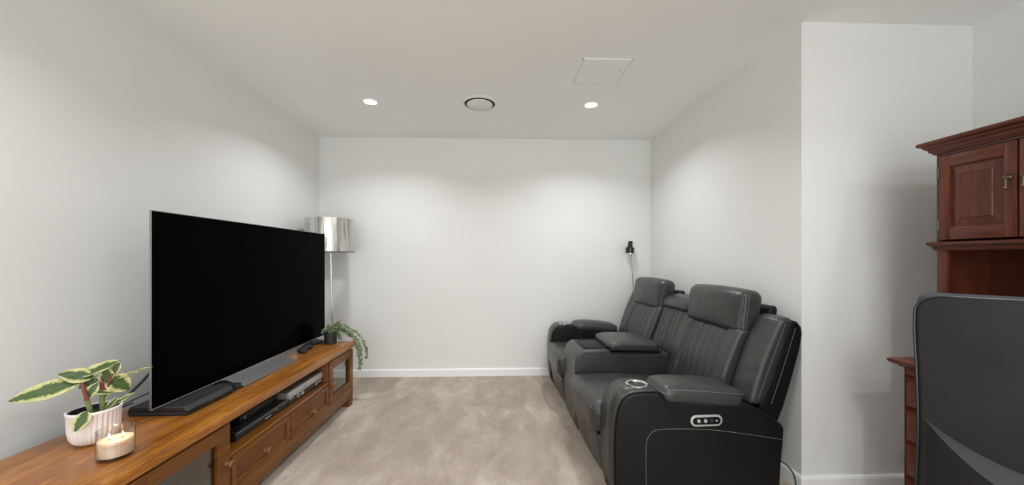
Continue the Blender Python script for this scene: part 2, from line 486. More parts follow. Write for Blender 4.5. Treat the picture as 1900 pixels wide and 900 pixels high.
t = thing('ceiling_vent', 'round white air vent with dark ring gap, between the two ceiling downlights', 'vent', (-0.16, 2.83, ZC))
MB().lathe([(0.142, 0), (0.142, -0.004), (0.134, -0.009), (0.122, -0.010), (0.118, -0.004), (0.118, 0)], seg=56).build('flange', 'white_plastic', t)
MB().lathe([(0.0, -0.0015), (0.119, -0.0015), (0.119, 0)], seg=48).build('recess', 'vent_dark', t)
MB().lathe([(0.0, -0.015), (0.096, -0.015), (0.101, -0.012), (0.101, -0.009), (0.06, -0.006), (0.03, -0.0015)], seg=48).build('centre_disc', 'white_plastic', t)

t = thing('access_panel', 'square white access panel flush in the ceiling near the right downlight', 'panel', (0.655, 2.327, ZC), R(0.6))
MB().box(-.148, .148, -.150, .150, -.003, 0).build('reveal', 'hatch_line', t, smooth=0)
MB().box(-.145, .145, -.147, .147, -.005, 0, .001).build('panel', 'ceiling_paint', t, smooth=0)
fr = MB()
for a in ((-.158, .158, .1495, .158), (-.158, .158, -.158, -.1495), (-.158, -.1478, -.158, .158), (.1478, .158, -.158, .158)):
    fr.box(*a, -.004, 0)
fr.build('frame', 'ceiling_paint', t, smooth=0)
MB().lathe([(0, -.007), (.005, -.007), (.006, -.004)], (.118, -.03, 0), 16).build('catch', 'hatch_line', t)

# ------------------------------------------------------------------ television cabinet
SX0, SX1 = -1.68, -1.185; SY0, SY1 = 1.130, 3.002; ST = 0.510
O = ((SX0 + SX1) / 2, (SY0 + SY1) / 2, 0)
cab = thing('television_cabinet', 'long low honey oak television cabinet with glass doors and two drawers', 'cabinet', O)
FX = SX1 - 0.016                            # plane of the front frame
nb = 5; wd = (SX1 - SX0) / nb
for i in range(nb):
    a = SX0 + i * wd; last = i == nb - 1
    mb = MB(O)
    if last:
        mb.prism([(a + .0003, .470), (SX1 - .004, .470), (SX1, .474), (SX1, .500), (SX1 - .003, .507), (SX1 - .010, ST), (a + .0003, ST)], SY0, SY1, 'Y')
    else:
        mb.box(a + .0003, a + wd - .0003, SY0, SY1, .475, ST, .0006, 1)
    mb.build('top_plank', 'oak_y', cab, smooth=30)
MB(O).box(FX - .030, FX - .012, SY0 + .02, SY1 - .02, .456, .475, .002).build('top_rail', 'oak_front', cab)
for (y0, y1) in ((SY0 + .012, SY0 + .075), (SY1 - .032, SY1 - .012)):
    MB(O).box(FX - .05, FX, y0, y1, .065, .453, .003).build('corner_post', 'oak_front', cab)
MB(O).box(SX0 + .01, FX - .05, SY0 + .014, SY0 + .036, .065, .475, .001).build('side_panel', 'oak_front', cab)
MB(O).box(SX0 + .01, FX - .05, SY1 - .034, SY1 - .012, .065, .475, .001).build('side_panel', 'oak_front', cab)
MB(O).box(SX0 + .005, SX0 + .013, SY0 + .036, SY1 - .034, .10, .475).build('back_panel', 'inside_dark', cab)
MB(O).box(SX0 + .013, FX - .025, SY0 + .036, SY1 - .034, .10, .118).build('bottom_board', 'oak_front', cab)
MB(O).box(FX - .024, FX - .002, SY0 + .03, SY1 - .026, .066, .148, .004).build('bottom_rail', 'oak_front', cab)
for y in (1.640, 2.577):
    MB(O).box(SX0 + .013, FX - .004, y - .010, y + .010, .118, .475, .001).build('partition', 'oak_front', cab)
MB(O).box(SX0 + .013, FX - .001, 1.650, 2.567, .300, .320, .003).build('shelf', 'oak_y', cab)
for y0 in (SY0 + .012, SY1 - .075):
    for x0 in (SX0 + .01, FX - .062):
        MB(O).prism([(x0, 0), (x0 + .058, 0), (x0 + .062, .066), (x0, .066)], y0, y0 + .063, 'Y', .003, 2).build('foot', 'oak_front', cab)
def knob(parent, x, y, z):
    k = MB(O).lathe([(0, 0), (.008, 0), (.0075, .006), (.006, .012), (.0095, .017), (.0145, .021), (.0155, .025), (.0145, .0285), (.0105, .030)], (x, y, z), 24, 'X').build('knob', 'copper_wood', parent)
    MB(O).lathe([(.0108, .0298), (.010, .0322), (.005, .0332), (0, .0335)], (x, y, z), 20, 'X').build('knob_inset', 'knob_inset', k)
def cab_door(y0, y1, st0, st1, knob_y):
    z0, z1 = .152, .457; x0, x1 = FX - .020, FX + .004
    gz0, gz1 = .200, .398
    d = MB(O)
    fr = d
    d.box(x0, x1, y0, y0 + st0, z0, z1, .002, 1)
    d = d.build('door', 'oak_front', cab)
    MB(O).box(x0, x1, y1 - st1, y1, z0, z1, .002, 1).build('stile', 'oak_front', d)
    MB(O).box(x0, x1 - .0008, y0 + st0, y1 - st1, gz1, z1, .002, 1).build('rail', 'oak_front', d)
    MB(O).box(x0, x1 - .0008, y0 + st0, y1 - st1, z0, gz0, .002, 1).build('rail', 'oak_front', d)
    gl = MB(O).box(x0 + .004, x0 + .007, y0 + st0, y1 - st1, gz0, gz1).build('glass_pane', 'pane_glass', d, smooth=0)
    gl['label'] = 'clear glass door pane'
    knob(d, x1, knob_y, .291)
cab_door(1.208, 1.643, .062, .066, 1.616)
cab_door(2.580, 2.968, .052, .046, 2.606)
for y0, y1 in ((1.656, 2.104), (2.112, 2.568)):
    x0, x1 = FX - .018, FX + .003
    d = MB(O).box(x0, x1 - .009, y0 + .028, y1 - .028, .150 + .026, .296 - .026).build('drawer', 'oak_front', cab)
    for nm, bx in (('drawer_rail', (y0 + .0282, y1 - .0282, .270, .297)), ('drawer_rail', (y0 + .0282, y1 - .0282, .151, .176)),
                   ('drawer_stile', (y0, y0 + .028, .151, .297)), ('drawer_stile', (y1 - .028, y1, .151, .297))):
        MB(O).box(x0, x1, *bx, .003, 2).build(nm, 'oak_front', d)
    knob(d, x1 - .009, (y0 + y1) / 2 + .01, .205)

# contents behind the right glass door
for y, w, h, m, lb in ((2.665, .018, .165, 'book_white', 'white upright disc case next to the orange one behind right glass door'),
                       (2.690, .022, .172, 'book_orange', 'orange upright disc case behind the right glass door'),
                       (2.717, .016, .172, 'book_grey', 'grey upright disc case behind the right glass door')):
    t = thing('disc_case', lb, 'disc case', (-1.33, y, .118), group='disc cases in the cabinet')
    MB().box(-.065, .065, -w / 2, w / 2, 0, h, .002).build('case', m, t)
    MB().box(.0652, .0656, -w / 2 + .003, w / 2 - .003, .015, h - .02).build('spine_label', 'print_white' if m != 'book_white' else 'book_grey', t)

# players in the open shelf ------------------------------------------------
t = thing('disc_player', 'wide low black disc recorder at the bottom of the cabinet stack', 'disc player', (-1.40, 1.965, .320))
MB().prism([(-.15, .003), (.152, .003), (.158, .010), (.158, .036), (.152, .043), (-.15, .043)], -.222, .222, 'Y', .002, 1).build('body', 'black_plastic', t)
MB().box(.1582, .1590, -.216, .216, .0385, .0398).build('edge_strip', 'silver_plastic', t)
MB().box(.155, .1588, -.21, .21, .012, .0345, .0008, 1).build('front_flap', 'black_gloss', t)
text('brand_lettering', 'Panasonic', .0125, 'print_white', t, face_px((.1592, .010, .020)))
text('disc_mark', 'HDMI', .010, 'print_yellow', t, face_px((.1592, .085, .027)))
MB().box(-.13, .13, -.19, .19, 0, .004).build('feet', 'black_matte', t)
t = thing('disc_player', 'small slim black disc player lying on top of a wider recorder', 'disc player', (-1.41, 1.985, .363))
MB().box(-.10, .118, -.148, .148, .002, .037, .002).build('body', 'black_plastic', t)
MB().box(.1178, .1192, -.146, .146, .004, .035, .0006, 1).build('front_panel', 'black_gloss', t)
MB().box(.119, .1198, -.06, .05, .017, .0225).build('disc_tray', 'black_matte', t)
text('brand_lettering', 'LG', .013, 'print_white', t, face_px((.1194, -.112, .020)))
for y in (.10, .124): MB().lathe([(0, .0018), (.005, .0018), (.006, 0)], (.1192, y, .0195), 14, 'X').build('button', 'black_matte', t)
MB().box(-.08, .1, -.13, .13, -.0005, .003).build('feet', 'black_matte', t)

t = thing('video_recorder', 'silver and black video recorder in the open cabinet shelf', 'video recorder', (-1.40, 2.36, .320))
MB().box(-.14, .150, -.205, .195, .006, .079, .003).build('body', 'dark_silver', t)
MB().prism([(.149, .043), (.164, .043), (.166, .060), (.160, .0785), (.149, .0785)], -.205, .195, 'Y', .001, 1).build('silver_fascia', 'silver_plastic', t)
MB().box(.149, .161, -.203, .193, .007, .0425, .001, 1).build('black_fascia', 'black_plastic', t)
MB().box(.163, .1658, -.10, .05, .053, .066, .0006, 1).build('cassette_flap', 'silver_plastic', t)
MB().box(.163, .1660, .075, .18, .050, .066, .0006, 1).build('disc_tray', 'silver_plastic', t)
text('brand_lettering', 'Panasonic', .011, 'print_white', t, face_px((.1612, -.168, .034)))
for y, z, w, h, m in ((-.10, .035, .03, .005, 'print_white'), (-.107, .022, .008, .010, 'print_white'), (-.09, .022, .008, .010, 'print_white'), (-.055, .034, .03, .004, 'print_white'),
                      (-.052, .022, .034, .010, 'print_white'), (.115, .033, .03, .004, 'print_white'), (.118, .020, .028, .008, 'print_white'), (.155, .034, .05, .008, 'print_red'), (.165, .022, .04, .006, 'print_white')):
    MB().box(.160, .1616, y - w / 2, y + w / 2, z - h / 2, z + h / 2).build('front_mark', m, t)
text('mark_lettering', 'DVD/VHS', .008, 'dark_silver', t, face_px((.1662, -.03, .060)))
MB().box(-.12, .13, -.19, .18, 0, .007).build('feet', 'black_matte', t)

# ------------------------------------------------------------------ television
TX = -1.447; TY0, TY1 = 1.545, 3.028; TZ0, TZ1 = .556, 1.390
O = (TX, (TY0 + TY1) / 2, ST)
tv = thing('television', 'large flat black television standing on the oak cabinet', 'television', O)
MB(O).box(TX - .008, TX + .001, TY0, TY1, TZ0, TZ1, .001, 1).build('panel', 'brushed_steel', tv)
s = MB(O).box(TX + .0008, TX + .0022, TY0 + .0035, TY1 - .0035, TZ0 + .006, TZ1 - .0035).build('screen', 'screen', tv, smooth=0)
s['label'] = 'black switched-off glossy screen'
MB(O).box(TX + .0005, TX + .004, TY0 + .004, TY1 - .004, TZ0, TZ0 + .006, .0008, 1).build('bottom_bezel', 'brushed_steel', tv)
MB(O).prism([(TX - .008, TZ0 + .02), (TX - .045, TZ0 + .03), (TX - .045, TZ0 + .38), (TX - .008, TZ0 + .42)], TY0 + .12, TY1 - .12, 'Y', .004, 1).build('rear_housing', 'black_matte', tv)
yc = 2.19
MB(O).prism([(TX + .010, .552), (TX + .103, .5165), (TX + .103, .5125), (TX + .006, .547)], 1.945, 2.435, 'Y', .0008, 1).build('stand_plate', 'brushed_steel', tv)
MB(O).prism([(TX - .16, .511), (TX + .09, .511), (TX + .012, .545), (TX - .02, .548), (TX - .16, .520)], 1.96, 2.42, 'Y', .001, 1).build('stand_base', 'black_matte', tv)
MB(O).box(TX - .03, TX - .004, 1.98, 2.40, .54, .60, .003).build('stand_neck', 'black_matte', tv)
MB(O).box(TX - .004, TX + .010, 1.93, 2.45, .548, .558, .002).build('sound_bar_strip', 'brushed_steel', tv)
MB(O).box(TX + .004, TX + .0046, 2.278, 2.292, TZ0 + .001, TZ0 + .005).build('logo', 'print_white', tv, smooth=0)

# game console under the screen --------------------------------------------
O = (-1.47, 1.735, ST)
t = thing('game_console', 'slim black two-layer game console under the near end of the television', 'game console', O)
MB(O).prism([(-1.600, .526), (-1.340, .526), (-1.352, ST + .001), (-1.592, ST + .001)], 1.60, 1.872, 'Y', .003, 1).build('lower_shell', 'black_matte', t)
MB(O).box(-1.596, -1.350, 1.604, 1.868, .5255, .531).build('gap', 'black_gloss', t)
MB(O).prism([(-1.600, .5305), (-1.346, .5305), (-1.362, .549), (-1.588, .549)], 1.60, 1.872, 'Y', .003, 1).build('upper_shell', 'black_matte', t)
MB(O).box(-1.356, -1.3462, 1.71, 1.80, .5285, .5300).build('disc_slot', 'dark_silver', t)
O = (-1.40, 1.93, ST)
t = thing('media_box', 'small square black media box between game console and grey television stand', 'media box', O)
MB(O).box(-1.455, -1.352, 1.885, 1.935, ST, .540, .002).build('body', 'black_plastic', t)
MB(O).box(-1.3525, -1.3515, 1.890, 1.930, .516, .522).build('front_strip', 'black_gloss', t)

def controller(x, y, rz, label):
    t = thing('game_controller', label, 'controller', (x, y, ST), rz, 'game controllers beneath the television')
    def fn(px, py, pz, u, v, w):
        grip = max(0, abs(v) - .45) / .55
        return (px + .030 * grip * grip * (1 if u > -2 else 0), py, pz - .004 * grip)
    MB().pillow(-.028, .028, -.075, .075, .004, .034, .014, (5, 10, 3), fn).build('body', 'black_matte', t)
    for s in (-1, 1):
        MB().lathe([(0, .014), (.009, .013), (.009, .010), (.005, .008), (.005, 0)], (.012, s * .026, .031), 16).build('thumb_stick', 'black_plastic', t)
    for k in range(4):
        a = k * math.pi / 2
        MB().lathe([(0, .004), (.0045, .003), (.005, 0)], (-.006 + .010 * math.cos(a), .052 + .010 * math.sin(a), .033), 12).build('button', 'dark_silver', t)
controller(-1.435, 2.68, R(12), 'black game controller nearer the grey television stand')
controller(-1.465, 2.87, R(-25), 'black game controller farther along, near the small black plant pot')

# ------------------------------------------------------------------ variegated plant in ribbed pot
PX, PY = -1.506, 1.392
pot = thing('potted_plant', 'variegated green and cream leafed plant in a white ribbed pot', 'plant', (PX, PY, ST))
prof = [(0, .0), (.030, .0), (.046, .004), (.057, .014), (.064, .030), (.068, .055), (.070, .112)]
mb = MB(); NS = 30 * 6; v = []; f = []
full = prof + [(.0715, .116), (.0725, .121), (.0715, .125), (.068, .1255), (.0655, .122), (.0645, .100)]
for k in range(NS):
    a = 2 * math.pi * k / NS
    rib = abs(math.sin(a * 15))
    for i, (r, h) in enumerate(full):
        g = .0042 * (1 - rib ** .6) if .004 < h < .113 and i < 7 else 0
        v.append(((r - g) * math.cos(a), (r - g) * math.sin(a), h))
n = len(full)
for k in range(NS):
    k2 = (k + 1) % NS
    for i in range(1, n - 1): f.append((k * n + i, k2 * n + i, k2 * n + i + 1, k * n + i + 1))
f.append(tuple(k * n + 1 for k in range(NS - 1, -1, -1)))
mb.add(v, f); bmesh.ops.recalc_face_normals(mb.bm, faces=mb.bm.faces[:])
mb.build('pot', 'ceramic', pot, smooth=50)
mb = MB()
mb.lathe([(0, .108), (.03, .110), (.0648, .106)], seg=28)
for vv in mb.bm.verts: vv.co.z += random.uniform(-.004, .004)
mb.build('soil', 'soil', pot)
MB().lathe([(.0648, .104), (.0640, .120), (.0620, .120), (.0625, .104)], seg=40).build('inner_liner', 'black_matte', pot)
P0 = Vector((PX, PY, ST))
def leaf(base, tip, width, normal, droop=0.0, cup=0.15, nlen=12, fold=0.0):
    base = Vector(base) - P0; tip = Vector(tip) - P0; L = (tip - base).length
    d = (tip - base).normalized(); n = Vector(normal); n = (n - d * n.dot(d)).normalized(); s = d.cross(n)
    mb = MB(); cols = 8; v = []; uvs = []
    for i in range(nlen + 1):
        t = i / nlen
        w = width * .5 * max(.012, (math.sin(math.pi * min(1, (t * .97 + .02)) ** .85)) ** .75)
        for j in range(cols + 1):
            q = j / cols * 2 - 1
            p = base + d * (L * t) + s * (w * q) + n * (abs(q) ** 1.5 * w * cup - fold * abs(q) * w) - Vector((0, 0, droop * L * (t * t - t * .3)))
            p = p + n * .0025 * math.sin(t * 14 + q * 3) * abs(q)
            v.append(p); uvs.append((t, j / cols))
    f = [(i * (cols + 1) + j, i * (cols + 1) + j + 1, (i + 1) * (cols + 1) + j + 1, (i + 1) * (cols + 1) + j) for i in range(nlen) for j in range(cols)]
    vs, fs = mb.add(v, f)
    mb.bm.verts.index_update()
    lay = mb.bm.loops.layers.uv.new('leaf')
    for fc in fs:
        for lp in fc.loops: lp[lay].uv = uvs[lp.vert.index]
    ob = mb.build('leaf', 'variegated_leaf', pot, smooth=180)
    sm = ob.modifiers.new('thick', 'SOLIDIFY'); sm.thickness = .0012; sm.offset = 0
    return ob
def stem(pts, r, mat):
    MB().tube([Vector(p) - P0 for p in pts], r, 8).build('stem', mat, pot)
# view side of the pot is toward +X -Y
V = Vector((.70, -.70, .15))
A = Vector((PX + .012, PY - .022, ST + .108)); B_ = Vector((PX + .012, PY + .015, ST + .108))
Atop = Vector((PX - .012, PY - .030, ST + .228)); Btop = Vector((PX + .006, PY + .018, ST + .245))
stem([A, A.lerp(Atop, .45) + Vector((0, 0, .0))], [.0075, .0065], 'stem_green'); stem([A.lerp(Atop, .43), Atop], [.0066, .0055], 'stem_red')
stem([B_, B_.lerp(Btop, .45)], [.0078, .007], 'stem_green'); stem([B_.lerp(Btop, .43), Btop], [.007, .0055], 'stem_red')
C2 = Vector((PX + .030, PY + .030, ST + .240)); stem([B_.lerp(Btop, .40), B_.lerp(Btop, .62) + Vector((.010, .010, 0)), C2], [.006, .005, .004], 'stem_red')
leaf((PX - .020, PY - .030, ST + .232), (PX - .128, PY - .137, ST + .205), .066, (.62, -.55, .55), .02, .10)
stem([Btop, (PX - .004, PY - .008, ST + .236), (PX - .024, PY - .034, ST + .231)], .0025, 'stem_green')
leaf((PX - .002, PY - .004, ST + .240), (PX - .060, PY - .060, ST + .268), .058, (.5, -.6, .6), .0, .12)
leaf((PX + .000, PY + .010, ST + .226), (PX - .030, PY - .025, ST + .208), .045, (.6, -.65, .4), .1, .1)
leaf((PX - .028, PY - .020, ST + .246), (PX + .040, PY + .055, ST + .284), .052, (.35, -.30, .9), .0, .35)
leaf((PX + .018, PY + .022, ST + .262), (PX + .016, PY + .024, ST + .205), .042, (.7, -.7, .2), .0, .1)
leaf((PX + .035, PY + .050, ST + .276), (PX + .024, PY + .036, ST + .232), .030, (.7, -.7, .2), .0, .1)
leaf((PX + .018, PY + .032, ST + .226), (PX + .050, PY + .075, ST + .165), .070, (.75, -.6, .25), .0, .12)
leaf((PX + .030, PY + .050, ST + .215), (PX + .082, PY + .135, ST + .240), .014, (.3, -.3, .9), .05, .4)
leaf((PX + .020, PY + .028, ST + .185), (PX + .006, PY + .018, ST + .150), .030, (.7, -.7, .1), .0, .1)
leaf((PX - .008, PY - .012, ST + .188), (PX + .038, PY + .030, ST + .170), .022, (.4, -.5, .8), .1, .2)
leaf((PX + .010, PY + .000, ST + .215), (PX - .012, PY - .024, ST + .160), .034, (.6, -.7, .1), .0, .15)
leaf((PX + .022, PY + .020, ST + .112), (PX + .062, PY + .085, ST + .150), .020, (.3, -.4, .85), .0, .3)
leaf((PX + .020, PY + .018, ST + .110), (PX + .040, PY + .045, ST + .148), .018, (.5, -.5, .6), .0, .3)
leaf((PX + .036, PY - .058, ST + .134), (PX + .036, PY - .094, ST + .080), .044, (.7, -.7, .25), .0, .12)
stem([(PX + .012, PY - .004, ST + .108), (PX + .026, PY - .036, ST + .134), (PX + .037, PY - .059, ST + .134)], .002, 'stem_green')

# ------------------------------------------------------------------ candle
CX, CY = -1.318, 1.283
cn = thing('candle', 'lit two-wick candle in a clear glass jar beside the ribbed pot', 'candle', (CX, CY, ST))
MB().lathe([(0, 0), (.044, 0), (.048, .003), (.0485, .008), (.0475, .012), (.0475, .097), (.0465, .099), (.0448, .097), (.0448, .013), (.043, .010), (0, .010)], seg=56).build('glass_jar', 'candle_glass', cn)
MB().lathe([(0, .0105), (.0430, .0105), (.0444, .0135), (.0444, .062), (.043, .0605), (.03, .0585), (0, .058)], seg=48).build('wax', 'wax', cn)
for dx, dy in ((-.013, -.009), (.013, .010)):
    w = MB().tube([(dx, dy, .0575), (dx + .001, dy, .066)], .0011, 6).build('wick', 'wick', cn)
    MB().lathe([(0, 0), (.0028, .003), (.0036, .0065), (.0026, .012), (.0010, .018), (0, .021)], (dx, dy, .0645), 14).build('flame', 'flame', cn)
ld = bpy.data.lights.new('candle_glow', 'POINT'); ld.energy = 0.06; ld.color = (1.0, .60, .25); ld.shadow_soft_size = .006
lo = bpy.data.objects.new('candle_glow', ld); COL.objects.link(lo); lo.parent = cn; lo.location = (0, 0, .084)
def wrap(co):
    a = math.atan2(-.70, .66) + co.x / .0478
    return Vector((.0479 * math.cos(a), .0479 * math.sin(a), co.y))
text('jar_lettering', 'GLASSHOUSE', .0098, 'candle_text', cn, Matrix.Translation((0, .050, 0)), 0.0, wrap=wrap)
text('jar_lettering', 'FRAGRANCES', .0048, 'candle_text', cn, Matrix.Translation((0, .041, 0)), 0.0, wrap=wrap)

# ------------------------------------------------------------------ trailing plant in small black pot
TPX, TPY = -1.352, 2.925
tp = thing('trailing_plant', 'small black pot of trailing green vine with yellow flowers on cabinet end', 'plant', (TPX, TPY, ST))
MB().lathe([(0, 0), (.043, 0), (.0455, .003), (.047, .088), (.0465, .090), (.044, .090), (.0435, .078), (0, .076)], seg=36).build('pot', 'black_matte', tp)
MB().lathe([(0, .080), (.0436, .079)], seg=20).build('soil', 'soil', tp)
vines = [
    bez((0, 0, .08), (.03, .02, .15), (.10, .06, .10), (.150, .075, .045)) + bez((.155, .080, .04), (.20, .10, -.02), (.205, .11, -.10), (.198, .11, -.20))[1:],
    bez((0, 0, .08), (.04, .01, .17), (.11, .06, .13), (.165, .085, .07)) + bez((.17, .09, .065), (.235, .10, .01), (.245, .12, -.08), (.235, .12, -.15))[1:],
    bez((.01, 0, .08), (.04, .02, .13), (.09, .08, .08), (.13, .10, .03)) + bez((.132, .105, .025), (.17, .12, -.04), (.18, .12, -.12), (.185, .115, -.235))[1:],
    bez((0, 0, .08), (.02, -.01, .14), (.05, .0, .15), (.085, .02, .13)),
    bez((0, 0, .08), (-.01, .0, .13), (-.03, -.01, .12), (-.055, -.02, .095)),
    bez((0, 0, .08), (.01, .01, .15), (.035, .02, .17), (.055, .03, .155)),
    bez((0, .01, .08), (.03, .02, .11), (.06, .02, .07), (.075, .01, .03)),
    bez((0, 0, .08), (-.005, .01, .12), (-.01, .01, .14), (-.02, .0, .13)),
]
for k, pts in enumerate(vines):
    vn = MB().tube(pts, .0011, 5).build('vine', 'stem_green', tp)
    for mat, cnt in (('small_leaf', 1.0), ('small_leaf_pale', .8)):
        mb = MB()
        nl = int(len(pts) * 5.6 * cnt)
        for i in range(nl):
            p = Vector(pts[random.randrange(1, len(pts))]) + Vector((random.gauss(0, .004), random.gauss(0, .004), random.gauss(0, .005)))
            d = Vector((random.gauss(0, 1), random.gauss(0, 1), random.gauss(-.1, .8))).normalized()
            n_ = Vector((random.gauss(0, 1), random.gauss(0, 1), random.gauss(.5, 1))); s_ = d.cross(n_).normalized(); n_ = s_.cross(d)
            l = random.uniform(.011, .021); w = l * .40
            mb.add([p, p + d * l * .35 + s_ * w + n_ * .001, p + d * l, p + d * l * .35 - s_ * w + n_ * .001, p + d * l * .5 - n_ * .0015], [(0, 1, 4), (1, 2, 4), (2, 3, 4), (3, 0, 4)])
        lf = mb.build('leaves', mat, vn, smooth=180); lf['kind'] = 'stuff'
for p in ((.008, -.01, .132), (.048, .005, .112), (.068, .035, .176), (.205, .085, .035), (.238, .115, -.02), (.188, .115, -.238), (.03, -.025, .105)):
    mb = MB()
    for k in range(5):
        a = k * 1.2566 + random.random(); c = Vector(p)
        d = Vector((math.cos(a), math.sin(a), .5)).normalized(); s_ = d.cross(Vector((0, 0, 1))).normalized()
        mb.add([c, c + d * .006 + s_ * .0045, c + d * .012 + Vector((0, 0, .002)), c + d * .006 - s_ * .0045], [(0, 1, 2, 3)])
    mb.build('flower', 'yellow_petal', tp, smooth=0)

# cable behind the television ----------------------------------------------
O = (-1.64, 1.50, ST)
t = thing('cable', 'two black cables curving down behind the near edge of the television', 'cable', O)
MB(O).tube(bez((-1.47, 1.66, .80), (-1.52, 1.60, .66), (-1.55, 1.56, .60), (-1.66, 1.47, .515), 20), .0055, 8).build('thick_cable', 'black_matte', t)
MB(O).tube(bez((-1.47, 1.66, .64), (-1.52, 1.60, .60), (-1.54, 1.58, .60), (-1.57, 1.54, .575), 14) + bez((-1.57, 1.54, .575), (-1.60, 1.51, .55), (-1.60, 1.53, .56), (-1.57, 1.60, .57), 8)[1:], .0028, 6).build('thin_cable', 'black_matte', t)

# ------------------------------------------------------------------ floor lamp with mirror shade
t = thing('floor_lamp', 'tall floor lamp with silver mirror drum shade behind the television', 'lamp', (-1.515, 3.30, 0))
MB().lathe([(0, 0), (.135, 0), (.138, .006), (.134, .014), (.02, .020), (.012, .03), (0, .03)], seg=48).build('base', 'chrome', t)
MB().tube([(.012, 0, .022), (.008, 0, .60), (-.006, 0, 1.10), (-.015, 0, 1.47)], .0085, 14).build('pole', 'chrome', t)
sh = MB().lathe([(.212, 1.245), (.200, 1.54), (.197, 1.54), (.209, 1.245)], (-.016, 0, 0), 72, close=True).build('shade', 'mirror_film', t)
MB().lathe([(.2135, 1.244), (.2135, 1.250), (.208, 1.250), (.208, 1.244)], (-.016, 0, 0), 72, close=True).build('shade_rim', 'dark_silver', sh)
sp = MB()
for k in range(3):
    a = k * 2.094 + .3
    sp.tube([(-.015, 0, 1.46), (-.016 + .199 * math.cos(a), .199 * math.sin(a), 1.52)], .003, 6)
sp.build('shade_spider', 'chrome', t)
MB().lathe([(0, 1.30), (.02, 1.30), (.02, 1.36), (.03, 1.40), (.028, 1.43), (0, 1.445)], (-.013, 0, 0), 20).build('bulb', 'white_plastic', t)

# ------------------------------------------------------------------ reading lamp behind the sofa
t = thing('reading_lamp', 'slim dark reading lamp rising behind the far end of the sofa', 'lamp', (1.372, 3.590, 0))
MB().lathe([(0, 0), (.060, 0), (.062, .005), (.058, .012), (.012, .016), (0, .016)], seg=36).build('base', 'black_plastic', t)
MB().tube(bez((0, 0, .012), (-.005, 0, .5), (-.030, 0, .9), (-.056, 0, 1.21), 16) + [Vector((-.06, 0, 1.245))], .0048, 10).build('pole', 'brushed_steel', t)
hd = MB().lathe([(.038, -.03), (.0405, -.028), (.0405, .030), (.036, .036), (.024, .038), (.0235, .052), (.020, .096), (.017, .099), (0, .099)], (0, 0, 0), 32).build('lamp_head', 'black_gloss', t)
hd.location = (-.068, 0, 1.263); hd.rotation_euler = (0, R(4), 0)
MB().lathe([(.0405, -.031), (.0415, -.031), (.0415, -.024), (.0405, -.024)], (0, 0, 0), 32, close=True).build('rim', 'chrome', hd)
MB().lathe([(0, -.012), (.016, -.014), (.02, 0), (.012, .012)], (0, 0, 0), 16).build('bulb', 'white_plastic', hd)

# ------------------------------------------------------------------ recliner sofa (local: x = depth from front, y = along, z = up)
SL = 1.88; AW = .21; CW = .36; SW = (SL - 2 * AW - CW) / 2
sofa = thing('recliner_sofa', 'black leather two-seat recliner sofa with centre console and cup holders', 'sofa', (.53, 1.650, 0), R(2.0))
arm_prof = [(.02, .035), (.004, .10), (0, .20), (0, .33), (.003, .40), (.011, .462), (.022, .500), (.040, .531), (.062, .550), (.090, .560), (.150, .564), (.205, .562), (.228, .553), (.243, .533), (.250, .521),
            (.40, .512), (.55, .503), (.635, .494), (.70, .472), (.76, .440), (.805, .406), (.824, .388), (.830, .370), (.826, .320), (.815, .20), (.805, .035)]
def plane_x(z): return .672 + (z - .533) * .37
def stitch(pts, y, parent, r=.0011, name='stitching', mat='thread'):
    # smooth chain through pts (x,z) on plane y
    P = [Vector((a, y, b)) for a, b in pts]
    out = []
    for i in range(len(P) - 1):
        p0 = P[max(i - 1, 0)]; p1 = P[i]; p2 = P[i + 1]; p3 = P[min(i + 2, len(P) - 1)]
        for k in range(6):
            t_ = k / 6
            out.append(.5 * ((2 * p1) + (p2 - p0) * t_ + (2 * p0 - 5 * p1 + 4 * p2 - p3) * t_ ** 2 + (3 * p1 - p0 - 3 * p2 + p3) * t_ ** 3))
    out.append(P[-1])
    MB().tube(out, r, 5).build(name, mat, parent)
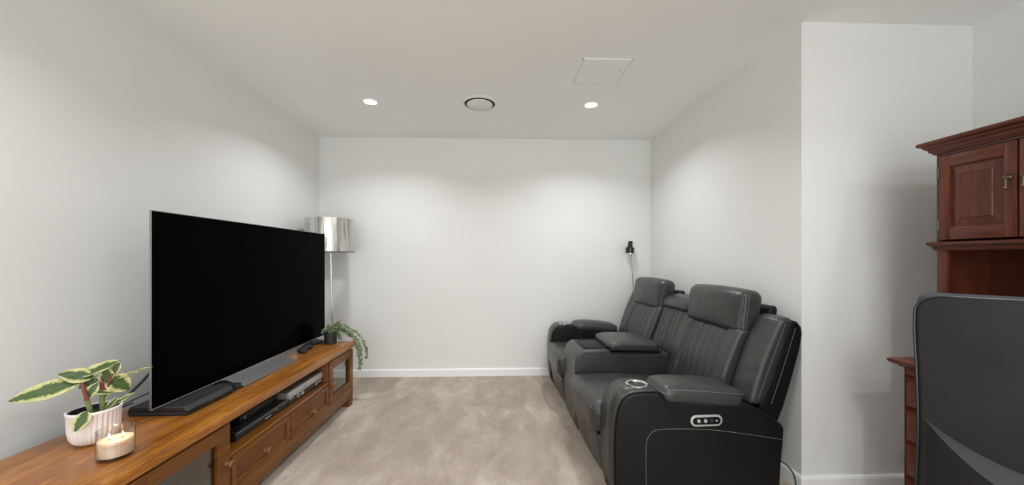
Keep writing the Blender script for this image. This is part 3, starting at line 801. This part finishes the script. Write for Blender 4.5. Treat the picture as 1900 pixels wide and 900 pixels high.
def arm(y0, y1, outer):
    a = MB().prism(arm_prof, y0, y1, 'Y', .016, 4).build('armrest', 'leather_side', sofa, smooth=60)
    # leather face band over the front and top
    yo = y0 if outer < 0 else y1
    s = outer
    st = [(.150, .04), (.147, .20), (.147, .30), (.152, .345), (.170, .376), (.200, .391), (.26, .393), (.36, .390), (.46, .383), (.58, .366), (.70, .346), (.815, .325)]
    stitch(st, yo + s * .0006, a)
    stitch([(.045, .517), (.09, .455), (.155, .374)], yo + s * .0003, a, .0012, 'seam', 'seam')
    band = []
    prof = arm_prof[1:13]
    bw = MB(); n_ = len(prof); ya, yb = y0 + .012, y1 - .012
    v = []
    for (x, z) in prof: v += [(x - .0025, ya, z + (.0025 if z > .5 else 0)), (x - .0025, yb, z + (.0025 if z > .5 else 0))]
    for (x, z) in prof: v += [(x + .02, ya, z - (.02 if z > .5 else 0)), (x + .02, yb, z - (.02 if z > .5 else 0))]
    f = []
    for i in range(n_ - 1):
        f.append((2 * i, 2 * i + 1, 2 * i + 3, 2 * i + 2))
    vs, fs = bw.add(v[:2 * n_], f); bmesh.ops.recalc_face_normals(bw.bm, faces=fs)
    sd = MB()
    ob = bw.build('front_band', 'leather', a, smooth=60)
    if sum(p.normal.x + p.normal.z * -1 for p in ob.data.polygons) > 0: ob.data.flip_normals()
    m_ = ob.modifiers.new('thick', 'SOLIDIFY'); m_.thickness = .004; m_.offset = 0
    pr = [(x - .001, z + .001) for x, z in arm_prof[1:13]]
    for yy in (y0 + .010, y1 - .010): stitch(pr, yy, a, .0028, 'piping', 'leather_side')
    # padded top
    def fn(x, y, z, u, v_, w):
        z2 = z - (x - .235) * .085 + .020 * (1 - v_ * v_) * (1 - u * u) * (w > 0)
        if w > 0.2 and u < -.6: z2 -= .010 * (-.6 - u) / .4
        return (x + .012 * (w - 1) * (u > .3), y, z2 + (.004 * math.sin(y * 60 + x * 18) * (1 - abs(v_)) * .25))
    pd = MB().pillow(.232, .640, y0 - .004, y1 + .004, .508, .590, .034, (14, 6, 2), fn, 3).build('arm_pad', 'leather', a, smooth=180)
    pts = [(.248, .570), (.30, .574), (.42, .565), (.54, .554), (.620, .546)]
    stitch(pts, yo + s * .0045, pd)
    # cup holder
    cy = (y0 + y1) / 2
    cup = MB().lathe([(.038, -.004), (.0395, .003), (.043, .0065), (.050, .007), (.0545, .004), (.055, -.002)], (.148, cy, .5675), 40).build('cup_holder', 'chrome', a)
    MB().lathe([(0, .0008), (.0395, .0008)], (.148, cy, .5675), 32).build('cup_well', 'seam', cup)
    return a
a1 = arm(0, AW, -1)
a2 = arm(SL - AW, SL, 1)
# switch plate on the near arm
def stadium(cx, cz, hw, hh, n=10):
    pts = []
    for k in range(n + 1):
        an = -math.pi / 2 + math.pi * k / n; pts.append((cx + hw - hh + hh * math.cos(an), cz + hh * math.sin(an)))
    for k in range(n + 1):
        an = math.pi / 2 + math.pi * k / n; pts.append((cx - hw + hh + hh * math.cos(an), cz + hh * math.sin(an)))
    return pts
pl = MB().prism(stadium(.437, .428, .078, .027), -.005, .001, 'Y', .0015, 2).build('switch_plate', 'silver_plastic', a1, smooth=40)
MB().prism(stadium(.437, .428, .067, .0165), -.0062, -.001, 'Y').build('switch_inset', 'black_gloss', pl, smooth=0)
for x in (.398, .431):
    MB().lathe([(0, -.0095), (.008, -.009), (.0095, -.006), (.0095, 0)], (x, 0, .428), 20, 'Y').build('button', 'silver_plastic', pl)
MB().lathe([(.0042, -.0066), (.006, -.0066), (.006, -.0060), (.0042, -.0060)], (.460, 0, .428), 18, 'Y', close=True).build('power_symbol', 'dark_silver', pl)
MB().box(.4725, .4735, -.0066, -.006, .424, .432).build('mark', 'dark_silver', pl, smooth=0)
MB().lathe([(0, -.0078), (.0035, -.0074), (.0045, -.006)], (.485, 0, .428), 14, 'Y').build('charge_port', 'print_white', pl)

# console
c0, c1 = AW + SW, AW + SW + CW
con_prof = [(.02, .035), (.004, .10), (0, .25), (.001, .45), (.006, .50), (.018, .535), (.040, .558), (.070, .567), (.225, .568), (.245, .562), (.255, .548), (.66, .535), (.70, .50), (.70, .035)]
con = MB().prism(con_prof, c0 + .004, c1 - .004, 'Y', .014, 4).build('console', 'leather', sofa, smooth=60)
MB().box(.082, .232, c0 + .055, c1 - .055, .562, .571, .003).build('console_tray', 'leather_side', con)
for bx in ((.072, .086, c0 + .045, c1 - .045), (.228, .242, c0 + .045, c1 - .045), (.072, .242, c0 + .045, c0 + .059), (.072, .242, c1 - .059, c1 - .045)):
    MB().box(*bx, .566, .5745, .002).build('tray_rim', 'leather_side', con)
def fn(x, y, z, u, v_, w):
    z2 = z + .014 * (1 - v_ * v_) * (1 - u * u) * (w > 0) - (x - .23) * .03
    if w > .1 and u < -.6: z2 -= .012 * (-.6 - u) / .4
    return (x, y, z2)
lid = MB().pillow(.240, .590, c0 + .002, c1 - .002, .556, .622, .024, (12, 8, 2), fn).build('console_lid', 'leather', con, smooth=180)
stitch([(.25, .606), (.34, .610), (.48, .604), (.57, .597)], c0 + .0035, lid)
MB().box(.248, .60, c0 + .003, c1 - .003, .543, .552, .002).build('lid_frame', 'leather_side', con)

# base and plinth
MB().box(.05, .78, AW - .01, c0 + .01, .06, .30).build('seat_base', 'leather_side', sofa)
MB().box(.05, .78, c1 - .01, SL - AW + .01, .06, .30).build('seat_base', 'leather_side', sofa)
MB().box(.08, .76, .04, SL - .04, 0.0, .06).build('plinth', 'black_matte', sofa)

def chan(q, k, sharp=.35):     # 0 at a groove, 1 on a channel
    return abs(math.sin(q * math.pi * k)) ** sharp
for si, (y0, y1) in enumerate(((AW, c0), (c1, SL - AW))):
    W = y1 - y0; ym = (y0 + y1) / 2
    # seat cushion with stitched channels along its depth
    def fs_(x, y, z, u, v_, w):
        g = 0
        if w > .5 and abs(v_) < .62 and x > .14: g = .008 * (chan((v_ / .62 + 1) / 2, 5) - 1) * min(1, (x - .14) / .05)
        z2 = z + .016 * (1 - v_ * v_) * (w > .3) * (1 - max(0, u) ** 2) + g - (.03 * max(0, u + .2) if w > -.5 else 0)
        x2 = x - .012 * (1 - v_ * v_) * (u < -.6)
        return (x2, y, z2)
    se = MB().pillow(-.040, .70, y0 + .004, y1 - .004, .262, .425, .055, (20, 34, 4), fs_, 4).build('seat_cushion', 'leather', sofa, smooth=180)
    MB().tube([(-.034 - .010 * (1 - ((y - ym) / (W / 2)) ** 2), y, .396 + .010 * (1 - ((y - ym) / (W / 2)) ** 2)) for y in [y0 + .02 + (W - .04) * k / 14 for k in range(15)]], .0016, 5).build('stitching', 'thread', se)
    stl = []
    # footrest
    def ff(x, y, z, u, v_, w):
        x2 = x - .010 * (1 - v_ * v_) * (u < 0)
        if u < -.3: x2 += .007 * (1 - chan((v_ + 1) / 2, 6, .5)) * (abs(w) < .85)
        return (x2 + (.262 - z) * .16 * (z < .262), y, z)
    MB().pillow(-.018, .10, y0 + .012, y1 - .012, .055, .262, .028, (2, 30, 6), ff, 3).build('footrest', 'leather', sofa, smooth=180)
    # back: centre channel panel and two side bolsters
    bz0, bz1 = .40, .815
    cw = W * .30
    def fb(x, y, z, u, v_, w):
        g = .015 * (1 - chan((v_ + 1) / 2, 5)) * (u < -.2) * (1 - max(0, abs(w) - .9) * 8)
        return (plane_x(z) + x + g - .022 * (1 - v_ * v_) * .35 * (u < 0) - .018 * (1 - w * w) * (u < 0), y, z)
    bk = MB().pillow(0, .11, ym - cw, ym + cw, bz0, bz1, .016, (2, 40, 8), fb, 3).build('backrest', 'leather', sofa, smooth=180)
    for ya, yb in ((y0 + .004, ym - cw + .004), (ym + cw - .004, y1 - .004)):
        def fz(x, y, z, u, v_, w):
            return (plane_x(z) + x - .014 * (1 - w * w) * (u < 0) + .0035 * math.sin(z * 95 + y * 40) * (u < -.2) * .35, y, z)
        bo = MB().pillow(-.012, .11, ya, yb, bz0, bz1 - .002, .030, (2, 5, 16), fz, 4).build('back_bolster', 'leather', bk, smooth=180)
    # headrest
    hz0, hz1 = .772, 1.012
    def fh(x, y, z, u, v_, w):
        x2 = .752 + .125 * (z - .78) + x - .022 * (1 - v_ * v_) * (1 - w * w) * (u < 0)
        x2 += .004 * math.sin(y * 70) * (u < -.2) * max(0, -w) ** 2
        if u < -.5: x2 += .010 * max(0, abs(v_) - .7) / .3
        return (x2, y, z + .012 * (1 - v_ * v_) * (w > .5) - .010 * (w > .3) * max(0, u))
    hr = MB().pillow(0, .130, y0 + .006, y1 - .006, hz0, hz1, .042, (5, 14, 8), fh, 4).build('headrest', 'leather', sofa, smooth=180)
    hs = []
    for yy in (y0 + .0155, y1 - .0155):
        pts = [(.752 + .125 * (z - .78) + .020, z) for z in (.80, .85, .90, .95, .985)]
        stitch(pts, yy, hr, .0013, 'seam', 'seam')
    # upholstered shell behind the seat
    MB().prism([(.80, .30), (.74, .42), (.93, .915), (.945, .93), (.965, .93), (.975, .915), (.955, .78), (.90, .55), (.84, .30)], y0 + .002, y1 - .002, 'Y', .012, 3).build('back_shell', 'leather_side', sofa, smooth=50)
# centre back: ribbed panel and low pillow
def fb2(x, y, z, u, v_, w):
    g = .012 * (1 - chan((v_ + 1) / 2, 6)) * (u < -.2)
    return (plane_x(z) + .012 + x + g, y, z)
cb = MB().pillow(0, .10, c0 + .004, c1 - .004, .52, .822, .014, (2, 42, 6), fb2, 3).build('centre_backrest', 'leather', sofa, smooth=180)
def fp(x, y, z, u, v_, w):
    return (plane_x(z) - .006 + x - .012 * (1 - v_ * v_) * (1 - w * w) * (u < 0), y, z + .006 * (1 - v_ * v_) * (w > .5) + .02 * (u + 1) * .5 * (w > .2))
MB().pillow(0, .12, c0 + .006, c1 - .006, .812, .900, .034, (4, 12, 3), fp, 4).build('centre_pillow', 'leather', cb, smooth=180)
MB().prism([(.80, .30), (.76, .45), (.90, .86), (.93, .86), (.90, .55), (.84, .30)], c0, c1, 'Y', .01, 2).build('centre_shell', 'leather_side', sofa, smooth=50)
# side wings on both ends of the back
for s, (ya, yb) in ((-1, (.050, AW - .004)), (1, (SL - AW + .004, SL - .050))):
    yo = ya if s < 0 else yb
    wp = [(.74, .46), (.80, .60), (.87, .80), (.895, .868), (.915, .882), (.940, .876), (.962, .850), (.968, .815), (.955, .74), (.915, .60), (.870, .46), (.835, .375), (.76, .42)]
    wg = MB().prism(wp, ya + (.0 if s < 0 else .02), yb - (.0 if s > 0 else .02), 'Y', .014, 4).build('wing', 'leather_side', sofa, smooth=50)
    def fw(x, y, z, u, v_, w):
        return (.732 + (z - .56) * .385 + x - .016 * (1 - w * w) * (u < 0) - .008 * (1 - v_ * v_) * (u < 0) + .0015 * math.sin(z * 80 + y * 25) * (u < -.2), y, z + .006 * (1 - v_ * v_) * (w > .7))
    wb_ = MB().pillow(-.008, .060, ya - .004, yb + .004, .470, .892, .022, (2, 8, 18), fw, 3).build('wing_pad', 'leather', wg, smooth=180)
    stitch([(.732 + (z - .56) * .385 + .020, z) for z in (.50, .60, .70, .80, .87)], yo + s * .0045, wb_)
    stitch([(.80, .475), (.845, .60), (.912, .80), (.925, .845)], yo + s * .0008, wg)

# sofa power cord
t = thing('power_cord', 'thin black power cord looping to the carpet behind the sofa arm', 'cord', (1.40, 1.72, 0))
MB().tube(bez((-.035, 0, .20), (.035, -.02, .17), (.035, -.03, .10), (-.02, -.06, .006), 16), .0032, 8).build('cord', 'black_matte', t)
MB().tube([(-.045, 0, .201), (-.030, 0, .199)], .006, 8).build('plug', 'black_matte', t)

# ------------------------------------------------------------------ desk
DX, DXB = 1.745, 2.425; DY0, DY1 = .12, 1.505; DT = .755
O = ((DX + DXB) / 2, (DY0 + DY1) / 2, 0)
desk = thing('desk', 'dark mahogany desk with moulded top and drawer pedestals behind the office chair', 'desk', O)
dm = MB(O).box(DX - .005, DXB, DY0, DY1, DT - .030, DT - .0005)
dm.build('desk_top', 'mahogany_y', desk, smooth=0)
edge = [(0.0, DT - .034), (.010, DT - .034), (.014, DT - .028), (.030, DT - .022), (.037, DT - .014), (.036, DT - .006), (.028, DT), (0, DT)]
MB(O).sweep([(DXB, DY0), (DX, DY0), (DX, DY1), (DXB, DY1)], [(o * 1, z) for o, z in edge]).build('edge_moulding', 'mahogany_y', desk, smooth=40)
MB(O).box(DX + .05, DXB - .05, DY0 + .06, DY1 - .08, DT, DT + .003, .001, 1).build('writing_inlay', 'leather_side', desk)
for y0, y1 in ((1.085, DY1), (DY0, .54)):
    pe = MB(O).box(DX, DXB, y0, y1, .06, DT - .030, .002, 1).build('pedestal', 'mahogany_z', desk)
    MB(O).box(DX + .02, DXB, y0 + .015, y1 - .015, 0, .06).build('plinth', 'mahogany_y', pe)
    for z0, z1 in ((.688, .733), (.550, .680), (.405, .542), (.258, .397), (.075, .250)):
        b_ = .012 if z1 - z0 > .06 else .007
        d = MB(O)
        ya, yb = y0 + .010, y1 - .010
        d.prism([(ya, z0 + .003), (yb, z0 + .003), (yb, z1 - .003), (ya, z1 - .003)], DX - .006, DX + .004, 'X')
        dr = d.build('drawer', 'mahogany_y', pe, smooth=0)
        MB(O).box(DX - .014, DX - .005, ya + b_, yb - b_, z0 + b_, z1 - b_, .0045, 2).build('drawer_field', 'mahogany_y', dr)
        MB(O).lathe([(0, -.030), (.008, -.028), (.010, -.022), (.005, -.015), (.006, 0)], (DX - .012, (y0 + y1) / 2, (z0 + z1) / 2), 16, 'X').build('knob', 'antique_brass', dr)
MB(O).box(DX + .012, DX + .035, .54, 1.085, .66, .724).build('centre_drawer', 'mahogany_y', desk)
MB(O).box(DXB - .03, DXB - .012, .54, 1.085, .25, .724).build('modesty_panel', 'mahogany_y', desk)

# ------------------------------------------------------------------ hutch on the desk
HX, HXB = 1.854, 2.36; HY0, HY1 = .17, 1.475; HZ0, HZ1 = DT + .003, 1.645
O = ((HX + HXB) / 2, (HY0 + HY1) / 2, DT)
hu = thing('hutch', 'tall dark mahogany hutch with panelled cupboard doors standing on the desk', 'cabinet', O)
MB(O).box(HX + .02, HXB, HY1 - .022, HY1, HZ0, HZ1).build('side_panel', 'mahogany_z', hu, smooth=0)
MB(O).box(HX + .02, HXB, HY0, HY0 + .022, HZ0, HZ1).build('side_panel', 'mahogany_z', hu, smooth=0)
MB(O).box(HXB - .012, HXB, HY0 + .022, HY1 - .022, HZ0, HZ1).build('back_panel', 'mahogany_z', hu, smooth=0)
MB(O).box(HX + .02, HXB - .012, HY0 + .022, HY1 - .022, 1.226, 1.250).build('shelf', 'mahogany_y', hu, smooth=0)
MB(O).box(HX + .02, HXB, HY0, HY1, HZ1 - .02, HZ1 + .004).build('top_board', 'mahogany_y', hu, smooth=0)
for y0, y1 in ((HY1 - .038, HY1), (HY0, HY0 + .038), (.80, .838)):
    MB(O).box(HX, HX + .022, y0, y1, HZ0, 1.232, .003).build('post', 'mahogany_z', hu)
for y0, y1 in ((HY1 - .020, HY1), (HY0, HY0 + .02)):
    MB(O).box(HX, HX + .022, y0, y1, 1.250, HZ1, .002).build('post', 'mahogany_z', hu)
MB(O).box(HX, HX + .022, HY0 + .02, HY1 - .02, 1.618, HZ1, .001).build('top_rail', 'mahogany_y', hu)
corn = [(0, 1.628), (.006, 1.628), (.010, 1.636), (.016, 1.640), (.018, 1.650), (.027, 1.656), (.030, 1.664), (.040, 1.668), (.043, 1.674), (.042, 1.681), (.036, 1.685), (0, 1.685)]
MB(O).sweep([(HXB, HY0), (HX, HY0), (HX, HY1), (HXB, HY1)], corn).build('cornice', 'mahogany_y', hu, smooth=30)
mid = [(0, 1.222), (.004, 1.222), (.008, 1.228), (.010, 1.238), (.018, 1.242), (.022, 1.248), (.021, 1.255), (.014, 1.259), (0, 1.259)]
MB(O).sweep([(HXB, HY0), (HX, HY0), (HX, HY1), (HXB, HY1)], mid).build('waist_moulding', 'mahogany_y', hu, smooth=30)
yd = HY1 - .018
dw = .2285
for k in range(5):
    y1 = yd - k * (dw + .006); y0 = y1 - dw
    if y0 < HY0: break
    z0, z1 = 1.266, 1.614; stw = .034; rl = .048; x0 = HX - .012; x1 = HX + .010
    d = MB(O).box(x0 + .010, x1, y0 + stw - .002, y1 - stw + .002, z0 + rl - .002, z1 - rl + .002).build('door', 'mahogany_z', hu, smooth=0)
    for nm, bx, mt in (('door_stile', (y0, y0 + stw, z0, z1), 'mahogany_z'), ('door_stile', (y1 - stw, y1, z0, z1), 'mahogany_z'),
                       ('door_rail', (y0 + stw, y1 - stw, z1 - rl, z1), 'mahogany_y'), ('door_rail', (y0 + stw, y1 - stw, z0, z0 + rl), 'mahogany_y')):
        MB(O).box(x0, x1, *bx, .0025, 2).build(nm, mt, d)
    # raised field with sloped margins
    a0, a1_, b0, b1 = y0 + stw + .004, y1 - stw - .004, z0 + rl + .004, z1 - rl - .004; iy, iz = .026, .032
    mb = MB(O)
    mb.add([(x0 + .010, a0, b0), (x0 + .010, a1_, b0), (x0 + .010, a1_, b1), (x0 + .010, a0, b1),
            (x0 + .003, a0 + iy, b0 + iz), (x0 + .003, a1_ - iy, b0 + iz), (x0 + .003, a1_ - iy, b1 - iz), (x0 + .003, a0 + iy, b1 - iz),
            (x0 + .0005, a0 + iy + .002, b0 + iz + .002), (x0 + .0005, a1_ - iy - .002, b0 + iz + .002), (x0 + .0005, a1_ - iy - .002, b1 - iz - .002), (x0 + .0005, a0 + iy + .002, b1 - iz - .002)],
           [(0, 1, 5, 4), (1, 2, 6, 5), (2, 3, 7, 6), (3, 0, 4, 7), (4, 5, 9, 8), (5, 6, 10, 9), (6, 7, 11, 10), (7, 4, 8, 11), (8, 9, 10, 11)])
    bmesh.ops.recalc_face_normals(mb.bm, faces=mb.bm.faces[:])
    ob = mb.build('raised_panel', 'mahogany_z', d, smooth=0)
    if ob.data.polygons[8].normal.x > 0: ob.data.flip_normals()
    ky = y0 + .019 if k % 2 == 0 else y1 - .019
    hn = MB(O).lathe([(0, -.018), (.006, -.017), (.0085, -.012), (.0075, -.008), (.011, -.004), (.0115, 0)], (x0, ky, 1.483), 20, 'X').build('pull', 'antique_brass', d)
    MB(O).lathe([(0, 0), (.005, .001), (.0072, .006), (.0060, .011), (.0042, .013), (.0040, .016), (.0030, .020), (.0026, .036), (.0038, .040), (.002, .044)], (x0 - .013, ky, 1.438), 16).build('drop', 'antique_brass', hn)
    for hz in (1.329, 1.547):
        hy = y1 + .004 if k % 2 == 0 else y0 - .004
        MB(O).box(x0 - .0015, x0 + .011, hy - .004, hy + .004, hz - .022, hz + .022, .001, 1).build('hinge', 'antique_brass', d)

# ------------------------------------------------------------------ office chair
FWD = Vector((.84, .54)).normalized()
rz = math.atan2(-FWD.x, FWD.y)
ch = thing('office_chair', 'black high-back office chair seen from behind, turned toward the desk', 'chair', (1.292, .775, 0), rz)
HWD = .239; BZ0, BZ1 = .43, 1.088
NX, NZ = 44, 70
def half_w(z):
    t_ = (z - BZ0) / (BZ1 - BZ0)
    w = HWD - .008 * math.sin(math.pi * max(0, min(1, (t_ - .1) / .75))) 
    return w
def outline(u, t_):            # u -1..1 , t_ 0..1 with rounded corners
    z = BZ0 + (BZ1 - BZ0) * t_
    w = half_w(z); r = .05
    dz = min(z - BZ0, BZ1 - z)
    if dz < r: w = w - r + math.sqrt(max(0, r * r - (r - dz) ** 2))
    return u * w, z
def crescent(x):  # ledge shaped so its upward face catches light as a bright arc
    zu = .673 + 1.61 * x * x
    return zu, zu - max(.0008, .047 - .98 * x * x)
def rear(x, z):
    q = x / .235
    base_ = -.016 * (1 - q * q) - .018 * math.sin(math.pi * (z - BZ0) / (BZ1 - BZ0))
    zu, zl = crescent(x); th = zu - zl
    if th > .001:
        s_ = min(1, max(0, (zu - z) / th))
        base_ -= 1.35 * th * s_ * max(0, min(1, (z - BZ0) / .10))
    return base_
v = []; f = []
N1, N2, N3 = 26, 8, 46; NZ = N1 + N2 + N3
for i in range(NZ + 1):
    for j in range(NX + 1):
        u = -1 + 2 * j / NX
        zu, zl = crescent(u * .232)
        if i <= N1: z = BZ0 + (zl - BZ0) * i / N1
        elif i <= N1 + N2: z = zl + (zu - zl) * (i - N1) / N2
        else: z = zu + (BZ1 - zu) * math.sin(math.pi / 2 * (i - N1 - N2) / N3)
        x, z = outline(u, min(.9998, max(.0002, (z - BZ0) / (BZ1 - BZ0))))
        v.append((x, rear(x, z), z))
for i in range(NZ):
    for j in range(NX):
        a = i * (NX + 1) + j; f.append((a, a + 1, a + NX + 2, a + NX + 1))
mb = MB(); vs, fs = mb.add(v, f)
mb.bm.normal_update()
if fs[0].normal.y > 0: bmesh.ops.reverse_faces(mb.bm, faces=fs)
shell = mb.build('back_shell', 'chair_shell', ch, smooth=28)
md = shell.modifiers.new('thick', 'SOLIDIFY'); md.thickness = .010; md.offset = -1
ol = [outline(1, .0005 + .999 * i / 60) for i in range(61)]
rim = [(x, rear(x, z) - .0005, z) for x, z in ol] 
rim = [(-x, rear(-x, z) - .0005, z) for x, z in ol] + rim[::-1]
MB().tube(rim, .0028, 6).build('edge_piping', 'black_plastic', ch)
def fc_(x, y, z, u, v_, w):
    return (x * (half_w(z) / HWD), y - .018 * math.sin(math.pi * (z - BZ0) / (BZ1 - BZ0)) + .018 * (1 - u * u) * (v_ > 0) * (1 - w * w), z + .004)
MB().pillow(-HWD + .001, HWD - .001, .011, .066, BZ0, BZ1 + .002, .026, (10, 2, 14), fc_, 5).build('back_cushion', 'chair_fabric', ch, smooth=180)
def fse(x, y, z, u, v_, w): return (x * (1 - .08 * max(0, v_)), y, z - .02 * max(0, v_) ** 3 + .01 * (1 - u * u) * (w > 0))
MB().pillow(-.25, .25, .09, .54, .42, .50, .038, (10, 10, 2), fse, 4).build('seat', 'chair_fabric', ch, smooth=180)
MB().box(-.12, .12, .18, .44, .385, .425, .01).build('seat_mechanism', 'black_plastic', ch)
MB().tube([(0, .20, .39), (0, .06, .39), (0, .035, .44), (0, .030, .56)], .018, 10).build('back_bracket', 'black_plastic', ch)
MB().lathe([(0, .08), (.028, .08), (.028, .24), (.018, .245), (.018, .39), (0, .39)], (0, .31, 0), 20).build('gas_lift', 'black_plastic', ch)
for k in range(5):
    a = R(90 + 72 * k); dx, dy = math.cos(a), math.sin(a)
    lg = MB().tube([(0, .31, .10), (dx * .15, .31 + dy * .15, .092), (dx * .27, .31 + dy * .27, .072)], [.026, .02, .014], 10).build('base_leg', 'black_plastic', ch)
    ca = MB()
    for s in (-1, 1):
        px, py = dx * .27 - dy * .014 * s, .31 + dy * .27 + dx * .014 * s
        seg_v = []
        ca.tube([(px - dy * -.007, py + dx * -.007, .0275), (px - dy * .007, py + dx * .007, .0275)], .0275, 18)
    ca.tube([(dx * .27, .31 + dy * .27, .03), (dx * .27, .31 + dy * .27, .075)], .006, 8)
    ca.build('caster', 'black_plastic', lg)
